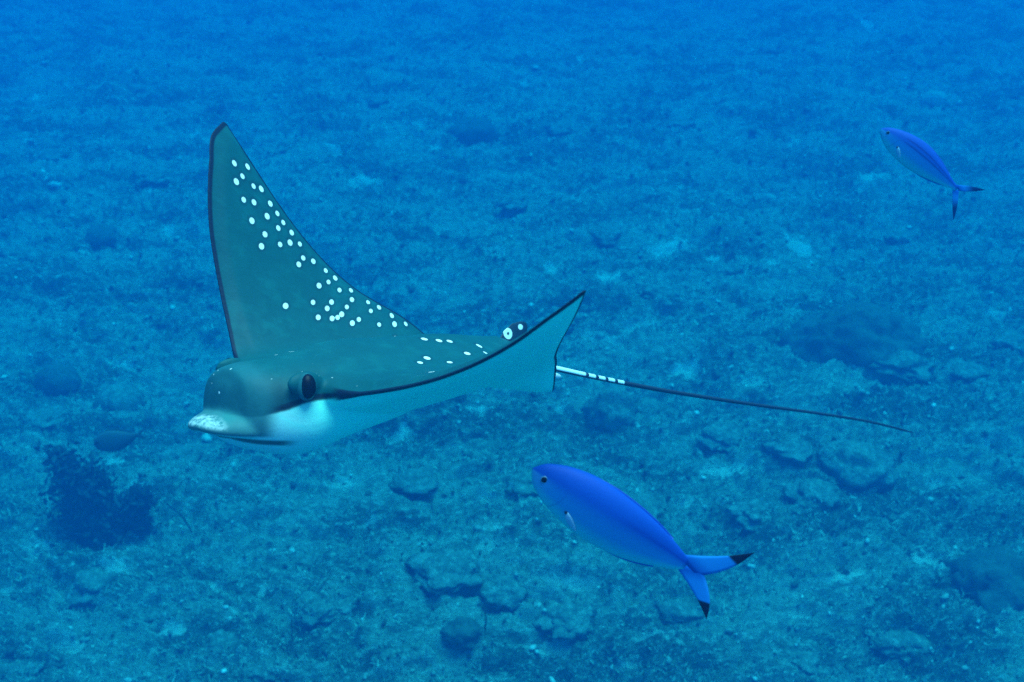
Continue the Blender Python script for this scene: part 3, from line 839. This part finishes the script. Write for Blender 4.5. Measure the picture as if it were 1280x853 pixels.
# ------------------------------------------------------------------ coral rubble and turf: nobody could count them
def scatter(nn, r):
    """places spread evenly over what lies in view, and some way past it"""
    px = r.uniform(-160, 1440, nn); py = r.uniform(-120, 980, nn)
    P = np.array([floor_at(a, b) for a, b in zip(px, py)])
    d = (P - CAM) @ _f
    return P, d
r = np.random.default_rng(5)
def sand_at(P):
    i = np.clip(np.searchsorted(gy, P[:, 1]), 0, len(gy) - 1); j = np.clip(np.searchsorted(gx, P[:, 0]), 0, len(gx) - 1)
    return sand[i, j]
NR = 7000
P, d = scatter(NR, r)
zz = relief(P[:, 0], P[:, 1])
size = np.clip(r.lognormal(-4.25, .42, NR), .007, .04)*np.clip(d/8, .8, 1.5)
B, BF = ico(1)
V = np.empty((NR, len(B), 3), np.float32)
for i in range(NR):
    sc = np.array([r.uniform(.6, 1.7), r.uniform(.6, 1.2), r.uniform(.4, .9)])*size[i]
    q = B*(1 + r.normal(size=(len(B), 1))*.16)*sc
    a = r.uniform(0, 6.28); c_, s_ = math.cos(a), math.sin(a)
    V[i] = np.stack([q[:, 0]*c_ - q[:, 1]*s_, q[:, 0]*s_ + q[:, 1]*c_, q[:, 2] + q[:, 0]*r.uniform(-.4, .4)], -1) + np.array([P[i, 0], P[i, 1], zz[i] + size[i]*.1])
FF = (BF[None] + (np.arange(NR)*len(B))[:, None, None]).reshape(-1, 3)
me = mesh_fast('coral_rubble', V.reshape(-1, 3), FF)
tone = np.repeat(r.random(NR)**3.2, len(B)); vattr(me, 'tone', tone)
m, nt, b = new_mat('rubble'); t = NT(nt)
nz = t.noise(40, 4, .65, t.obj())
c = t.mix(t.attr('tone'), (.08, .09, .075), (.82, .80, .72)); c = t.mix(t.step(nz, .4, .65, 0, .6), c, (.05, .065, .05))
t.put(b.inputs['Base Color'], c); b.inputs['Roughness'].default_value = .95; b.inputs['Specular IOR Level'].default_value = .1
t.put(b.inputs['Normal'], t.bump(nz, .6, .02))
tag(obj('coral_rubble', me, m), 'loose pale and dark coral rubble strewn over the reef floor', 'rubble', kind='stuff')

NT_ = 170000
P, d = scatter(NT_, r)
keep = perlin(P[:, 0]*1.0, P[:, 1]*1.9, 61) + r.normal(size=NT_)*.25 > -.05
keep &= sand_at(P) < .12
P, d = P[keep], d[keep]; nt_ = len(P); zz = relief(P[:, 0], P[:, 1])
NB = 3
hgt = np.clip(r.lognormal(-4.0, .4, nt_), .008, .045)*np.clip(d/8, .9, 1.5)
base = np.repeat(np.stack([P[:, 0], P[:, 1], zz - .008], -1), NB, 0); hh = np.repeat(hgt, NB)
base[:, :2] += r.normal(size=(nt_*NB, 2))*.018
lean = r.normal(size=(nt_*NB, 3))*.55; lean[:, 2] = 1
ang = r.uniform(0, 6.28, nt_*NB); side = np.stack([np.cos(ang), np.sin(ang), 0*ang], -1)*(hh*r.uniform(.12, .26, nt_*NB))[:, None]
tipv = base + lean*hh[:, None]
V = np.stack([base - side, base + side, tipv + side*.3, tipv - side*.5], 1).reshape(-1, 3)
me = mesh_fast('turf_algae', V, np.arange(len(V)).reshape(-1, 4), False)
vattr(me, 'tone', np.repeat(np.repeat(r.random(nt_), NB), 4))
m, nt, b = new_mat('turf'); t = NT(nt)
t.put(b.inputs['Base Color'], t.mix(t.attr('tone'), (.08, .105, .085), (.48, .50, .41)))
b.inputs['Roughness'].default_value = .95; b.inputs['Specular IOR Level'].default_value = .1
tag(obj('turf_algae', me, m), 'short dark turf algae covering the reef floor', 'algae', kind='stuff')
